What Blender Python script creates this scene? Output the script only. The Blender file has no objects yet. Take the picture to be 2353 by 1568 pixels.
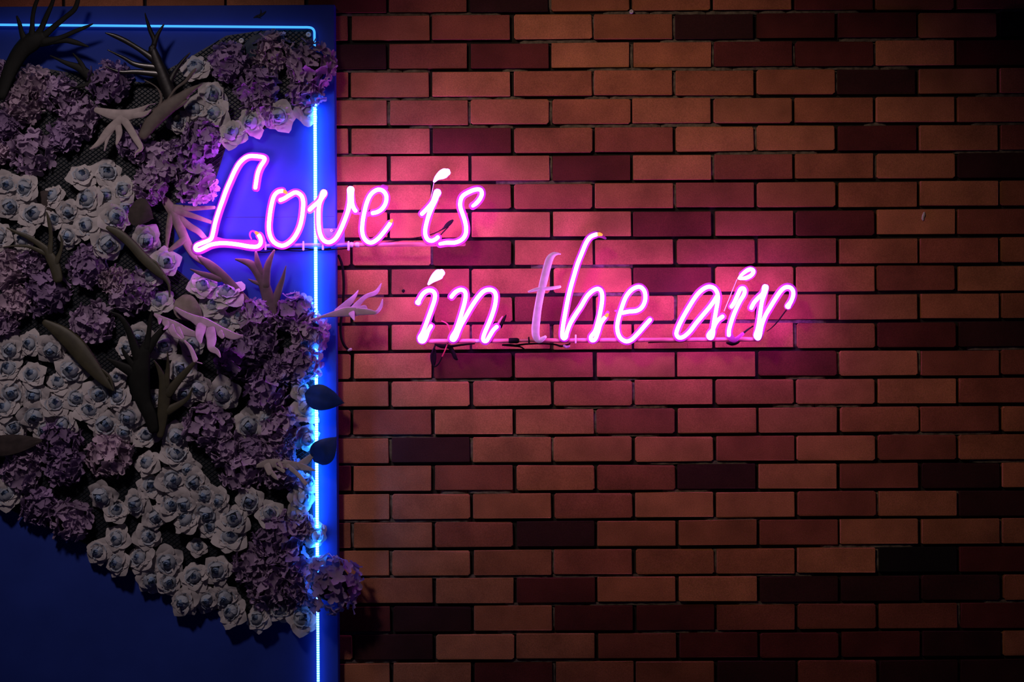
import bpy, bmesh, math, random
from mathutils import Vector, Matrix, Euler

SC = bpy.context.scene
COL = SC.collection
R = random.Random(7)

# ------------------------------------------------------------------ measures
D = 3.5            # camera to brick face, metres
PXM = 933.0        # photo pixels per metre on the brick face
Z0 = 1.60          # height of the view axis
TH = 0.006         # the photographer held the camera rolled by a third of a degree
CT, ST = math.cos(TH), math.sin(TH)

def P(px, py, d=0.0):
    """a measured place, d metres out from the brick face"""
    dx, dy = px - 1176.5, py - 784.0
    k = (D - d) / (D * PXM)
    return Vector(((dx * CT - dy * ST) * k, -d, Z0 - (dx * ST + dy * CT) * k))

def S(d=0.0):
    return (D - d) / (D * PXM)

# ------------------------------------------------------------------ camera
cam = bpy.data.cameras.new('camera')
cam.sensor_fit = 'HORIZONTAL'
cam.sensor_width = 36.0
cam.lens = 36.0 * D * PXM / 2353.0
cam.clip_start = 0.05
cam_o = bpy.data.objects.new('camera', cam)
COL.objects.link(cam_o)
right = Vector((CT, 0, -ST)); up = Vector((ST, 0, CT)); back = Vector((0, -1, 0))
cam_o.matrix_world = Matrix((
    (right.x, up.x, back.x, 0.0),
    (right.y, up.y, back.y, -D),
    (right.z, up.z, back.z, Z0),
    (0, 0, 0, 1)))
SC.camera = cam_o

# ------------------------------------------------------------------ world, lights, exposure
w = bpy.data.worlds.new('world')
SC.world = w
w.use_nodes = True
w.node_tree.nodes['Background'].inputs[0].default_value = (0.28, 0.20, 1.0, 1)
w.node_tree.nodes['Background'].inputs[1].default_value = 0.010

def spot(name, loc, aim, power, col, size, blend, radius):
    l = bpy.data.lights.new(name, 'SPOT')
    l.energy = power; l.color = col; l.spot_size = math.radians(size); l.spot_blend = blend
    l.shadow_soft_size = radius
    o = bpy.data.objects.new(name, l); COL.objects.link(o)
    o.location = loc
    o.rotation_euler = (Vector(aim) - Vector(loc)).to_track_quat('-Z', 'Y').to_euler()
    return o
# two ceiling spotlights of the room, above and behind the photographer: one on the sign, one on the flowers
spot('ceiling_spotlight', (-0.85, -2.05, 3.10), (0.36, 0.0, 1.80), 78.0, (1.0, 0.70, 0.43), 41, 1.0, 0.14)
spot('ceiling_spotlight', (-1.15, -1.85, 3.10), (-0.86, 0.0, 1.59), 70.0, (1.0, 0.80, 0.80), 49, 1.0, 0.14)

SC.view_settings.view_transform = 'Standard'
SC.view_settings.look = 'None'
SC.view_settings.exposure = 0.0
SC.view_settings.gamma = 1.0
SC.view_settings.use_curve_mapping = False
SC.cycles.max_bounces = 5
SC.cycles.diffuse_bounces = 2
SC.cycles.glossy_bounces = 2
SC.cycles.transmission_bounces = 4

NEON = 31.0         # pink tube brightness
BLUE_MAIN, BLUE_TOP, BLUE_LOW = 54.0, 1.5, 6.0

# ------------------------------------------------------------------ materials
def mat_new(name):
    m = bpy.data.materials.new(name); m.use_nodes = True
    nt = m.node_tree
    return m, nt, nt.nodes, nt.links, nt.nodes['Principled BSDF']

def mat(name, col, rough=0.6, var=0.0, scale=40.0, bump=0.0, metallic=0.0, spec=0.5, trans=0.0, rnd=0.0):
    """plain coloured surface, mottled by noise, with per-object variation and some light passing through"""
    m, nt, N, L, b = mat_new(name)
    b.inputs['Roughness'].default_value = rough
    b.inputs['Metallic'].default_value = metallic
    b.inputs['Specular IOR Level'].default_value = spec
    tc = N.new('ShaderNodeTexCoord')
    no = N.new('ShaderNodeTexNoise'); no.inputs['Scale'].default_value = scale; no.inputs['Detail'].default_value = 4
    L.new(tc.outputs['Object'], no.inputs['Vector'])
    mp = N.new('ShaderNodeMapRange')
    mp.inputs[1].default_value = 0.3; mp.inputs[2].default_value = 0.7
    mp.inputs[3].default_value = 1 - var; mp.inputs[4].default_value = 1 + var
    L.new(no.outputs[0], mp.inputs[0])
    hs = N.new('ShaderNodeHueSaturation')
    hs.inputs['Color'].default_value = (*col, 1)
    if rnd:
        oi = N.new('ShaderNodeObjectInfo')
        m2 = N.new('ShaderNodeMapRange'); m2.inputs[3].default_value = 1 - rnd; m2.inputs[4].default_value = 1 + rnd
        L.new(oi.outputs['Random'], m2.inputs[0])
        mu = N.new('ShaderNodeMath'); mu.operation = 'MULTIPLY'
        L.new(mp.outputs[0], mu.inputs[0]); L.new(m2.outputs[0], mu.inputs[1])
        L.new(mu.outputs[0], hs.inputs['Value'])
    else:
        L.new(mp.outputs[0], hs.inputs['Value'])
    L.new(hs.outputs[0], b.inputs['Base Color'])
    if bump:
        bu = N.new('ShaderNodeBump'); bu.inputs['Strength'].default_value = bump; bu.inputs['Distance'].default_value = 0.002
        L.new(no.outputs[0], bu.inputs['Height']); L.new(bu.outputs[0], b.inputs['Normal'])
    if trans:
        t = N.new('ShaderNodeBsdfTranslucent'); L.new(hs.outputs[0], t.inputs['Color'])
        mx = N.new('ShaderNodeMixShader'); mx.inputs[0].default_value = trans
        L.new(b.outputs[0], mx.inputs[1]); L.new(t.outputs[0], mx.inputs[2])
        L.new(mx.outputs[0], N['Material Output'].inputs['Surface'])
    return m

def emit(name, col, strength, dots=0.0):
    m, nt, N, L, b = mat_new(name)
    N.remove(b)
    e = N.new('ShaderNodeEmission'); e.inputs[0].default_value = (*col, 1); e.inputs[1].default_value = strength
    if dots:      # the separate diodes show inside the tube
        tc = N.new('ShaderNodeTexCoord'); wv = N.new('ShaderNodeTexWave')
        wv.wave_type = 'BANDS'; wv.bands_direction = 'Z'; wv.inputs['Scale'].default_value = dots
        L.new(tc.outputs['Object'], wv.inputs['Vector'])
        mr = N.new('ShaderNodeMapRange'); mr.inputs[3].default_value = strength * 0.35; mr.inputs[4].default_value = strength * 1.6
        L.new(wv.outputs[1], mr.inputs[0]); L.new(mr.outputs[0], e.inputs[1])
    L.new(e.outputs[0], N['Material Output'].inputs['Surface'])
    return m

def brick_mat(name, col, light=None):
    m, nt, N, L, b = mat_new(name)
    b.inputs['Roughness'].default_value = 0.85
    b.inputs['Specular IOR Level'].default_value = 0.25
    tc = N.new('ShaderNodeTexCoord'); oi = N.new('ShaderNodeObjectInfo')
    ad = N.new('ShaderNodeVectorMath'); ad.operation = 'ADD'
    sc = N.new('ShaderNodeVectorMath'); sc.operation = 'SCALE'; sc.inputs[3].default_value = 17.0
    cb = N.new('ShaderNodeCombineXYZ')
    for i in range(3): L.new(oi.outputs['Random'], cb.inputs[i])
    L.new(cb.outputs[0], sc.inputs[0]); L.new(tc.outputs['Object'], ad.inputs[0]); L.new(sc.outputs[0], ad.inputs[1])
    big = N.new('ShaderNodeTexNoise'); big.inputs['Scale'].default_value = 11; big.inputs['Detail'].default_value = 5
    L.new(ad.outputs[0], big.inputs['Vector'])
    fine = N.new('ShaderNodeTexNoise'); fine.inputs['Scale'].default_value = 420; fine.inputs['Detail'].default_value = 3
    L.new(ad.outputs[0], fine.inputs['Vector'])
    r1 = N.new('ShaderNodeMapRange'); r1.inputs[1].default_value = 0.3; r1.inputs[2].default_value = 0.7
    r1.inputs[3].default_value = 0.72; r1.inputs[4].default_value = 1.22
    L.new(big.outputs[0], r1.inputs[0])
    r2 = N.new('ShaderNodeMapRange'); r2.inputs[1].default_value = 0.3; r2.inputs[2].default_value = 0.7
    r2.inputs[3].default_value = 0.78; r2.inputs[4].default_value = 1.2
    L.new(fine.outputs[0], r2.inputs[0])
    r3 = N.new('ShaderNodeMapRange'); r3.inputs[3].default_value = 0.80; r3.inputs[4].default_value = 1.18
    L.new(oi.outputs['Random'], r3.inputs[0])
    a = N.new('ShaderNodeMath'); a.operation = 'MULTIPLY'; c = N.new('ShaderNodeMath'); c.operation = 'MULTIPLY'
    L.new(r1.outputs[0], a.inputs[0]); L.new(r2.outputs[0], a.inputs[1])
    L.new(a.outputs[0], c.inputs[0]); L.new(r3.outputs[0], c.inputs[1])
    hs = N.new('ShaderNodeHueSaturation'); hs.inputs['Color'].default_value = (*col, 1)
    L.new(c.outputs[0], hs.inputs['Value'])
    L.new(hs.outputs[0], b.inputs['Base Color'])
    bu = N.new('ShaderNodeBump'); bu.inputs['Strength'].default_value = 0.35; bu.inputs['Distance'].default_value = 0.001
    L.new(fine.outputs[0], bu.inputs['Height']); L.new(bu.outputs[0], b.inputs['Normal'])
    return m

M = {}
M['brick'] = [brick_mat('brick_tan', (0.47, 0.180, 0.088)), brick_mat('brick_orange', (0.40, 0.142, 0.070)),
              brick_mat('brick_red', (0.31, 0.094, 0.057)), brick_mat('brick_maroon', (0.125, 0.026, 0.022)),
              brick_mat('brick_burnt', (0.050, 0.014, 0.014)), brick_mat('brick_black', (0.008, 0.006, 0.006))]
M['mortar'] = mat('mortar_dark', (0.016, 0.014, 0.016), 0.95, 0.5, 60, 0.4)
M['mortar_grey'] = mat('mortar_grey', (0.15, 0.125, 0.12), 0.95, 0.5, 90, 0.5)
M['board'] = mat('board_blue_paint', (0.024, 0.050, 0.31), 0.6, 0.10, 9, 0.05, spec=0.06)
M['scuff'] = mat('scuff', (0.01, 0.01, 0.02), 0.8)
M['mat'] = mat('mat_plastic', (0.006, 0.008, 0.012), 0.55, 0.2, 50)
M['lattice'] = mat('mat_lattice', (0.007, 0.012, 0.020), 0.5, 0.2, 50)
M['washer'] = mat('washer_white', (0.62, 0.60, 0.60), 0.4)
M['steel'] = mat('steel', (0.35, 0.35, 0.36), 0.35, metallic=1.0)
M['neon'] = emit('neon_pink_glow', (0.82, 0.135, 1.05), NEON)
M['neon_upper'] = emit('neon_pink_glow_upper', (0.82, 0.135, 1.05), NEON * 1.15)
M['neon_end'] = emit('neon_orange_end', (1.0, 0.16, 0.03), 3.2)
M['blue_main'] = emit('led_blue_main', (0.022, 0.24, 1.0), BLUE_MAIN, 55)
M['blue_top'] = emit('led_blue_top', (0.05, 0.34, 1.0), BLUE_TOP)
M['blue_low'] = emit('led_blue_low', (0.10, 0.30, 1.0), BLUE_LOW, 55)
M['acrylic'] = mat('acrylic_opal', (0.66, 0.26, 0.66), 0.35, 0.05, 30, spec=0.05, trans=0.84)
M['unlit'] = mat('opal_unlit', (0.92, 0.86, 0.92), 0.22, 0.10, 70, 0.1, trans=0.30)
M['rail_pink'] = mat('rail_salmon', (0.50, 0.17, 0.18), 0.4, 0.08, 30, trans=0.05)
M['rail_blue'] = mat('rail_clear', (0.22, 0.20, 0.62), 0.2, 0.1, 30, trans=0.3)
M['cable'] = mat('cable_black', (0.006, 0.004, 0.006), 0.6, spec=0.08)
M['cable_pink_lit'] = mat('cable_pink_lit', (0.45, 0.03, 0.08), 0.45)  # neon's pink light on the cable's right run, painted in as red
M['peg'] = mat('peg_clear', (0.75, 0.65, 0.78), 0.25, trans=0.4)
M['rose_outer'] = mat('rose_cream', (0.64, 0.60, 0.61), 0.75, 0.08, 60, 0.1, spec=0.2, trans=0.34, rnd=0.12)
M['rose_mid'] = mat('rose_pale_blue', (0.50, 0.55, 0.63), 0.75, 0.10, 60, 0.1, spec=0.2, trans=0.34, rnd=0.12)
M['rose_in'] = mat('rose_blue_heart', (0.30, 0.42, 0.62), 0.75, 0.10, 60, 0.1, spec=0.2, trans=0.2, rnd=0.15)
M['hyd'] = [mat('hydrangea_mauve', (0.47, 0.345, 0.53), 0.75, 0.2, 90, 0.1, spec=0.2, trans=0.33, rnd=0.35),
            mat('hydrangea_plum', (0.37, 0.255, 0.46), 0.75, 0.2, 90, 0.1, spec=0.2, trans=0.33, rnd=0.35),
            mat('hydrangea_dusty', (0.55, 0.42, 0.54), 0.75, 0.2, 90, 0.1, spec=0.2, trans=0.33, rnd=0.35)]
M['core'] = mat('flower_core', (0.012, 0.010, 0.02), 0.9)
M['fern_dark'] = mat('fern_dark', (0.007, 0.008, 0.007), 0.6, 0.3, 40, 0.2, spec=0.2)
M['fern_gloss'] = mat('fern_gloss', (0.010, 0.009, 0.009), 0.30, 0.3, 40, 0.2)
M['fern_olive'] = mat('fern_olive', (0.042, 0.038, 0.020), 0.55, 0.3, 40, 0.3)
M['fern_tan'] = mat('fern_tan', (0.22, 0.165, 0.155), 0.6, 0.3, 40, 0.3)
M['fern_brown'] = mat('fern_brown', (0.085, 0.066, 0.056), 0.6, 0.3, 40, 0.3)
M['fern_pale'] = mat('fern_pale', (0.40, 0.34, 0.335), 0.65, 0.18, 45, 0.25, trans=0.15)
M['fern_neon_tint'] = mat('fern_neon_tint', (0.58, 0.40, 0.56), 0.6, 0.15, 45, 0.2, trans=0.25)  # pale frond plastic, brightened and tinted mauve to paint in the neon's light
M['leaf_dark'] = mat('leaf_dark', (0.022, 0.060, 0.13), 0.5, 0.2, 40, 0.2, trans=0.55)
M['leaf_brown'] = mat('leaf_brown', (0.035, 0.024, 0.024), 0.8, 0.3, 60, 0.3)
M['leaf_felt'] = mat('leaf_felt', (0.24, 0.19, 0.18), 0.85, 0.4, 25, 0.6)

# ------------------------------------------------------------------ building blocks
def mesh(name, V, F, m, smooth=True):
    me = bpy.data.meshes.new(name)
    me.from_pydata([tuple(v) for v in V], [], F)
    me.materials.append(m)
    if smooth:
        me.polygons.foreach_set('use_smooth', [True] * len(me.polygons))
    me.update()
    return me

def link(name, data, parent=None, label=None, cat=None, group=None, kind=None, loc=None):
    o = bpy.data.objects.new(name, data)
    COL.objects.link(o)
    if parent is not None: o.parent = parent
    if loc is not None: o.location = loc
    if label: o['label'] = label
    if cat: o['category'] = cat
    if group: o['group'] = group
    if kind: o['kind'] = kind
    return o

class MB:
    """collects shapes into one mesh, in metres relative to an origin"""
    def __init__(s, origin=(0, 0, 0)):
        s.V, s.F, s.o = [], [], Vector(origin)
    def add(s, V, F):
        n = len(s.V)
        s.V += [Vector(v) - s.o for v in V]
        s.F += [[i + n for i in f] for f in F]
        return s
    def box(s, lo, hi):
        x0, y0, z0 = lo; x1, y1, z1 = hi
        V = [(x0,y0,z0),(x1,y0,z0),(x1,y1,z0),(x0,y1,z0),(x0,y0,z1),(x1,y0,z1),(x1,y1,z1),(x0,y1,z1)]
        return s.add(V, [(3,2,1,0),(4,5,6,7),(0,1,5,4),(1,2,6,5),(2,3,7,6),(3,0,4,7)])
    def sweep(s, pts, seg=10, flat=None, n=5, smooth=True):
        V, F = sweep(pts, seg, flat, n, smooth)
        return s.add(V, F)
    def build(s, name, m, parent=None, smooth=True, **kw):
        loc = None if parent is not None else tuple(s.o)
        return link(name, mesh(name, s.V, s.F, m, smooth), parent, loc=loc, **kw)

def catmull(pts, n):
    if len(pts) < 3:
        return [tuple(p) for p in pts]
    out = []
    for i in range(len(pts) - 1):
        p0 = pts[max(i - 1, 0)]; p1 = pts[i]; p2 = pts[i + 1]; p3 = pts[min(i + 2, len(pts) - 1)]
        for k in range(n):
            t = k / n; t2 = t * t; t3 = t2 * t
            out.append(tuple(0.5 * (2 * b + (c - a) * t + (2 * a - 5 * b + 4 * c - d) * t2 + (-a + 3 * b - 3 * c + d) * t3)
                             for a, b, c, d in zip(p0, p1, p2, p3)))
    out.append(tuple(pts[-1]))
    return out

def sweep(pts, seg=10, flat=None, n=5, smooth=True):
    """pts: (x, y, z, r) in metres; a round tube, or a flattened blade lying along the wall when flat = (ratio, least half thickness)"""
    if smooth: pts = catmull(pts, n)
    q = [pts[0]]
    for p in pts[1:]:
        if (Vector(p[:3]) - Vector(q[-1][:3])).length > 1e-5: q.append(p)
    pts = q
    C = [Vector(p[:3]) for p in pts]; Rr = [max(p[3], 0.0004) for p in pts]
    T = []
    for i in range(len(C)):
        t = C[min(i + 1, len(C) - 1)] - C[max(i - 1, 0)]
        T.append(t.normalized() if t.length > 1e-9 else (T[-1] if T else Vector((0, 0, 1))))
    # rounded ends
    rings = []
    def ring(c, t, r, sc, prev):
        side = t.cross(Vector((0, 1, 0)))
        if side.length < 0.15: side = prev if prev is not None else Vector((1, 0, 0))
        side = side.normalized(); u = side.cross(t).normalized()
        th = r if flat is None else max(flat[1], r * flat[0])
        rings.append([c + side * (math.cos(a) * r * sc) + u * (math.sin(a) * th * sc)
                      for a in [2 * math.pi * k / seg for k in range(seg)]])
        return side
    pv = None
    r0 = Rr[0]; pv = ring(C[0] - T[0] * r0 * 0.85, T[0], r0, 0.45, pv)
    pv = ring(C[0] - T[0] * r0 * 0.5, T[0], r0, 0.85, pv)
    for c, t, r in zip(C, T, Rr): pv = ring(c, t, r, 1.0, pv)
    r1 = Rr[-1]; pv = ring(C[-1] + T[-1] * r1 * 0.5, T[-1], r1, 0.85, pv)
    pv = ring(C[-1] + T[-1] * r1 * 0.85, T[-1], r1, 0.45, pv)
    V = [v for rg in rings for v in rg]; F = []
    for i in range(len(rings) - 1):
        for k in range(seg):
            a = i * seg + k; b = i * seg + (k + 1) % seg
            F.append((a, b, b + seg, a + seg))
    F.append(tuple(range(seg))[::-1]); F.append(tuple(range(len(V) - seg, len(V))))
    return V, F

def W(pts, d, r=None):
    """pixel strokes -> metres; a point is (x, y), (x, y, r) or (x, y, r, d)"""
    out = []
    for p in pts:
        dd = p[3] if len(p) > 3 else d
        rr = p[2] if len(p) > 2 else r
        v = P(p[0], p[1], dd)
        out.append((v.x, v.y, v.z, rr * S(dd)))
    return out

ORD = ['first', 'second', 'third', 'fourth', 'fifth', 'sixth', 'seventh', 'eighth', 'ninth', 'tenth', 'eleventh',
       'twelfth', 'thirteenth', 'fourteenth', 'fifteenth', 'sixteenth']

# ------------------------------------------------------------------ the brick wall
PITCH, COURSE = 186.4 / PXM, 64.73 / PXM
BW, BH = 178.6 / PXM, 56.6 / PXM
Y_BACK = 0.05
wl, wr = -2.05, 2.05
zb, zt = Z0 - 1.45, Z0 + 1.45
wall = MB().box((wl, 0.012, zb), (wr, 0.16, zt)).build('wall_back', M['mortar'], smooth=False)
wall['kind'] = 'structure'
wall['label'] = 'red brown running bond brick wall with dark recessed joints'

def brick_mesh(k, tone):
    rr = random.Random(100 + k)
    hw, hh = BW / 2, BH / 2
    ch = 0.0007
    j = lambda: rr.uniform(-0.0009, 0.0009)
    f = [(-hw + ch + j(), 0, -hh + ch + j()), (hw - ch + j(), 0, -hh + ch + j()), (hw - ch + j(), 0, hh - ch + j()), (-hw + ch + j(), 0, hh - ch + j())]
    cc = 0.0042 if k % 3 == 0 else 0.0014      # knocked-off corners
    V = []
    # octagonal front outline so the corners are worn
    def oct(hw, hh, y, c):
        return [(-hw + c, y, -hh), (hw - c, y, -hh), (hw, y, -hh + c), (hw, y, hh - c), (hw - c, y, hh), (-hw + c, y, hh), (-hw, y, hh - c), (-hw, y, -hh + c)]
    front = [(x + j(), y + rr.uniform(-0.0004, 0.0004), z + j()) for x, y, z in oct(hw - ch, hh - ch, 0.0, cc)]
    mid = [(x + j(), y, z + j()) for x, y, z in oct(hw, hh, 0.0010, cc)]
    bk = oct(hw, hh, 0.02, cc)
    V = front + mid + bk
    F = [tuple(range(8))]
    for a in (0, 8):
        for i in range(8):
            F.append((a + i, a + 8 + i, a + 8 + (i + 1) % 8, a + (i + 1) % 8))
    return V, F

BRICKS = {}
def get_brick(k, tone):
    if (k, tone) not in BRICKS:
        V, F = brick_mesh(k, tone)
        BRICKS[(k, tone)] = mesh('brick', V, F, M['brick'][tone], smooth=False)
    return BRICKS[(k, tone)]

DARK = [  # (x, y, tone) of bricks that stand out dark in the photo
    (1155,8,4),(1640,62,4),(1825,62,3),(2010,62,3),(2330,62,5),(840,125,4),(1730,125,3),(1915,125,3),(2010,190,4),(1085,320,3),
    (2015,320,3),(1360,383,3),(2290,383,4),(1920,510,3),(1090,577,3),(1550,640,3),(1270,705,3),(2290,770,4),(1090,835,3),
    (1835,832,3),(985,1033,4),(1650,1095,4),(2210,1093,4),(2290,1155,4),(1280,1225,4),(1840,1352,4),(2040,1352,4),(2215,1352,4),
    (990,1420,4),(1350,1420,3),(1550,1420,3),(2110,1290,5),(905,1488,4),(1745,1545,4),(1095,1225,2),(1360,1290,2),(1290,1352,3),
    (1650,577,2),(1840,577,2),(2310,510,2),(2230,577,2),(1830,1488,3),(2030,1488,3),(1650,1488,3),(2210,1420,4),(2020,1420,4),(1830,1420,3),
    (2300,705,3),(2200,770,3),(1175,320,3),(850,1420,3),(2200,1488,4),(2100,1545,4),(2290,1545,4),(1190,1545,3),(2330,1290,3)]
LIGHT = [(2200,62,0),(2100,125,0),(2200,190,0),(2100,255,0),(2200,320,0),(2100,383,0),(1740,255,0),(1830,320,0),(1550,383,0),(2230,445,0),
    (1840,1095,0),(1940,1033,0),(1550,1160,0),(900,1225,0),(950,190,0),(980,255,0),(895,320,0),(1090,255,0),(2030,835,0),(1550,1030,0),(980,900,0),(1175,900,0)]

def brick_place(j, i):
    ph = (-281.3 if j % 2 else -369.0)
    cx = (ph + 186.4 * (i + 0.5)) / PXM
    cz = Z0 - (-753.3 + 64.73 * (j + 0.5)) / PXM
    return cx, cz

individual = 0
surround = [MB() for _ in range(4)]
for j in range(-10, 34):
    for i in range(-10, 15):
        cx, cz = brick_place(j, i)
        if cx - BW / 2 < wl or cx + BW / 2 > wr or cz - BH / 2 < zb or cz + BH / 2 > zt: continue
        right_px = (cx + BW / 2) * PXM
        in_frame = abs(cx) * PXM < 1176.5 + 95 and -1 <= j <= 23
        shown = in_frame and (right_px > -398 or j == -1)
        rr = random.Random(j * 100 + i)
        jx, jz = rr.uniform(-0.0014, 0.0014), rr.uniform(-0.0012, 0.0012)
        # measured pixel of this brick's middle
        wx, wd = cx * PXM, (Z0 - cz) * PXM
        px = 1176.5 + wx * CT + wd * ST; py = 784 + -wx * ST + wd * CT
        tone = rr.choices([0, 1, 2, 3], [0.26, 0.45, 0.22, 0.04])[0]
        for x, y, t in LIGHT:
            if abs(px - x) < 85 and abs(py - y) < 28: tone = t
        for x, y, t in DARK:
            if abs(px - x) < 80 and abs(py - y) < 28: tone = t
        if shown:
            o = link('brick', get_brick(rr.randrange(6), tone), wall)
            o.location = (cx + jx, rr.uniform(-0.0012, 0.0012), cz + jz)
            o.rotation_euler = (0, rr.uniform(-0.004, 0.004), 0)
            individual += 1
        else:
            V, F = brick_mesh(rr.randrange(6), tone)
            surround[min(tone, 3)].add([Vector(v) + Vector((cx + jx, 0, cz + jz)) for v in V], F)
sm = MB()
me_all = bpy.data.meshes.new('brick_surround')
V, F, MI = [], [], []
for k, s_ in enumerate(surround):
    n = len(V); V += s_.V; F += [[a + n for a in f] for f in s_.F]; MI += [k] * len(s_.F)
me_all.from_pydata([tuple(v) for v in V], [], F)
for k in range(4): me_all.materials.append(M['brick'][k])
me_all.polygons.foreach_set('material_index', MI); me_all.update()
link('brick_surround', me_all, wall, kind='stuff')

# grey mortar that was left flush with the bricks here and there
mg = MB()
rr = random.Random(5)
def mortar_strip(x0, x1, z0, z1, y):
    n = max(2, int(max(x1 - x0, z1 - z0) / 0.012))
    horiz = (x1 - x0) > (z1 - z0)
    V = []; F = []
    for k in range(n + 1):
        t = k / n; yy = y + rr.uniform(-0.0015, 0.0015) + (0.006 if k in (0, n) else 0)
        if horiz:
            x = x0 + (x1 - x0) * t
            V += [(x, yy, z0 + rr.uniform(-0.0006, 0.001)), (x, yy, z1 + rr.uniform(-0.001, 0.0006))]
        else:
            z = z0 + (z1 - z0) * t
            V += [(x0 + rr.uniform(-0.0006, 0.001), yy, z), (x1 + rr.uniform(-0.001, 0.0006), yy, z)]
    for k in range(n):
        a = 2 * k
        F.append((a, a + 2, a + 3, a + 1) if horiz else (a, a + 1, a + 3, a + 2))
    mg.add(V, F)
gap = COURSE - BH
for k in range(-1, 25):
    zc = Z0 - (-753.3 + 64.73 * k) / PXM
    prob = 0.62 if k < 5 else (0.26 if k < 12 else (0.2 if k < 15 else 0.30))
    x = -0.45
    while x < 1.3:
        ln = rr.uniform(0.05, 0.26)
        pr = prob * (0.5 if x > 0.8 and k > 4 else 1)
        if rr.random() < pr:
            mortar_strip(x, x + ln, zc - gap / 2, zc + gap / 2, 0.0062)
        x += ln
    for i in range(-1, 9):
        if rr.random() < prob * 0.55:
            cx, cz = brick_place(k, i)
            xj = cx - PITCH / 2
            if xj > -0.43:
                mortar_strip(xj - gap / 2, xj + gap / 2, cz - BH / 2, cz + BH / 2, 0.0066)
mg.build('mortar_fill', M['mortar_grey'], wall, kind='stuff')

# small marks fixed to the wall
def plug(px, py, r, name, label, cat, m, d0=0.0, wide=1.0):
    c = P(px, py, d0)
    b = MB(c)
    rp = r * S()
    V, F = [], []
    prof = [(1.0, 0.0), (1.0, 0.0022), (0.8, 0.0034), (0.34, 0.0034), (0.30, 0.0014), (0.05, 0.0014)]
    for a, h in prof:
        for k in range(12):
            t = 2 * math.pi * k / 12
            V.append((c.x + math.cos(t) * a * rp * wide, c.y - h, c.z + math.sin(t) * a * rp))
    for i in range(len(prof) - 1):
        for k in range(12):
            p, q = i * 12 + k, i * 12 + (k + 1) % 12
            F.append((p, q, q + 12, p + 12))
    F.append(tuple(range(60, 72))); F.append(tuple(range(12))[::-1])
    b.add(V, F)
    return b, name, label, cat, m
def place_plug(*a, **k):
    b, name, label, cat, m = plug(*a, **k)
    return b.build(name, m, label=label, cat=cat)
place_plug(1451, 27, 5, 'wall_plug', 'small white wall plug in the top mortar joint', 'wall plug', M['washer'], 0.0005)
fl = MB(P(2123, 497, 0.0))
fl.sweep(W([(2121, 505, 2.5), (2121, 500, 3.2), (2123, 494, 3.4), (2124, 489, 2.2)], 0.0012), 8, (0.3, 0.0006), 4)
fl.build('paint_fleck', M['washer'], label='small pale fleck stuck on a brick at far side', cat='fleck')
nl = MB(P(927, 667, 0.0))
nl.sweep(W([(927, 672, 2.2, -0.004), (927, 671, 2.2, 0.006)], 0.0), 8)
nl.sweep(W([(927, 669, 4.0, 0.006), (927, 668.6, 4.0, 0.0075)], 0.0), 8)
nl.build('nail', M['cable'], label='small dark nail in the joint near the lower neon words', cat='nail')

# ------------------------------------------------------------------ the blue board
BD = 0.032
tl = P(-430, 17, BD); tr = P(768.5, 10.5, BD); br = P(777.5, 1640, BD); 
bx0, bx1, bz1, bz0 = tl.x, tr.x, tr.z, Z0 - 1.45
b = MB((0.5 * (bx0 + bx1), 0, bz0))
ch = 0.0015
b.add([(bx0, -0.002, bz0), (bx1, -0.002, bz0), (bx1, -0.002, bz1), (bx0, -0.002, bz1),
       (bx0, -BD + ch, bz0), (bx1, -BD + ch, bz0), (bx1, -BD + ch, bz1), (bx0, -BD + ch, bz1),
       (bx0 + ch, -BD, bz0 + ch), (bx1 - ch, -BD, bz0 + ch), (bx1 - ch, -BD, bz1 - ch), (bx0 + ch, -BD, bz1 - ch)],
      [(3, 2, 1, 0), (0, 1, 5, 4), (1, 2, 6, 5), (2, 3, 7, 6), (3, 0, 4, 7), (4, 5, 9, 8), (5, 6, 10, 9), (6, 7, 11, 10), (7, 4, 8, 11), (8, 9, 10, 11)])
board = b.build('display_board', M['board'], label='deep blue painted board fixed to the brick wall', cat='board', smooth=False)
sc = MB(tuple(b.o))
for st in [[(583, 41, 1), (590, 38, 3), (598, 36, 3.5), (606, 31, 2.5), (611, 26, 1)], [(597, 36, 2), (600, 28, 1.5), (599, 22, .8)], [(590, 38, 2), (596, 41, 1.2), (600, 42, .6)]]:
    sc.sweep(W(st, BD + 0.0004), 6, (0.1, 0.0005), 3)
sc.build('scuff', M['scuff'], board, label='dark torn scuff near the top edge')
seam = MB(tuple(b.o))
seam.sweep(W([(520, 500, .5), (650, 499, .5), (768, 497.5, .5)], BD + 0.0001), 4, (0.4, 0.0002), 2)
seam.build('seam', M['scuff'], board)

# ------------------------------------------------------------------ the blue light strip
LD = BD + 0.014
lo = P(722, 784, BD)
led = link('light_strip', None, label='blue glowing tube light outlining the board edge', cat='light strip', loc=(lo.x, lo.y, lo.z))
def strip(pts, name, m, r):
    MB(lo).sweep(W(pts, LD, r), 10, None, 6).build(name, m, led)
top = [(-420, 53.5), (-200, 55.2), (0, 57), (200, 58.6), (400, 60.3), (600, 61.9), (690, 62.6), (708, 62.8), (717, 65), (722, 72), (722.6, 85), (723, 120), (723.3, 175)]
strip(top, 'upper_tube', M['blue_top'], 2.7)
main = [(723.3, 178), (724, 300), (725, 500), (726, 700), (727, 900), (728, 1100), (729, 1250), (729.4, 1340)]
strip(main, 'side_tube', M['blue_main'], 3.5)
strip([(729.4, 1343), (730, 1400), (730.8, 1500), (731.6, 1640)], 'lower_tube', M['blue_low'], 3.2)
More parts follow.
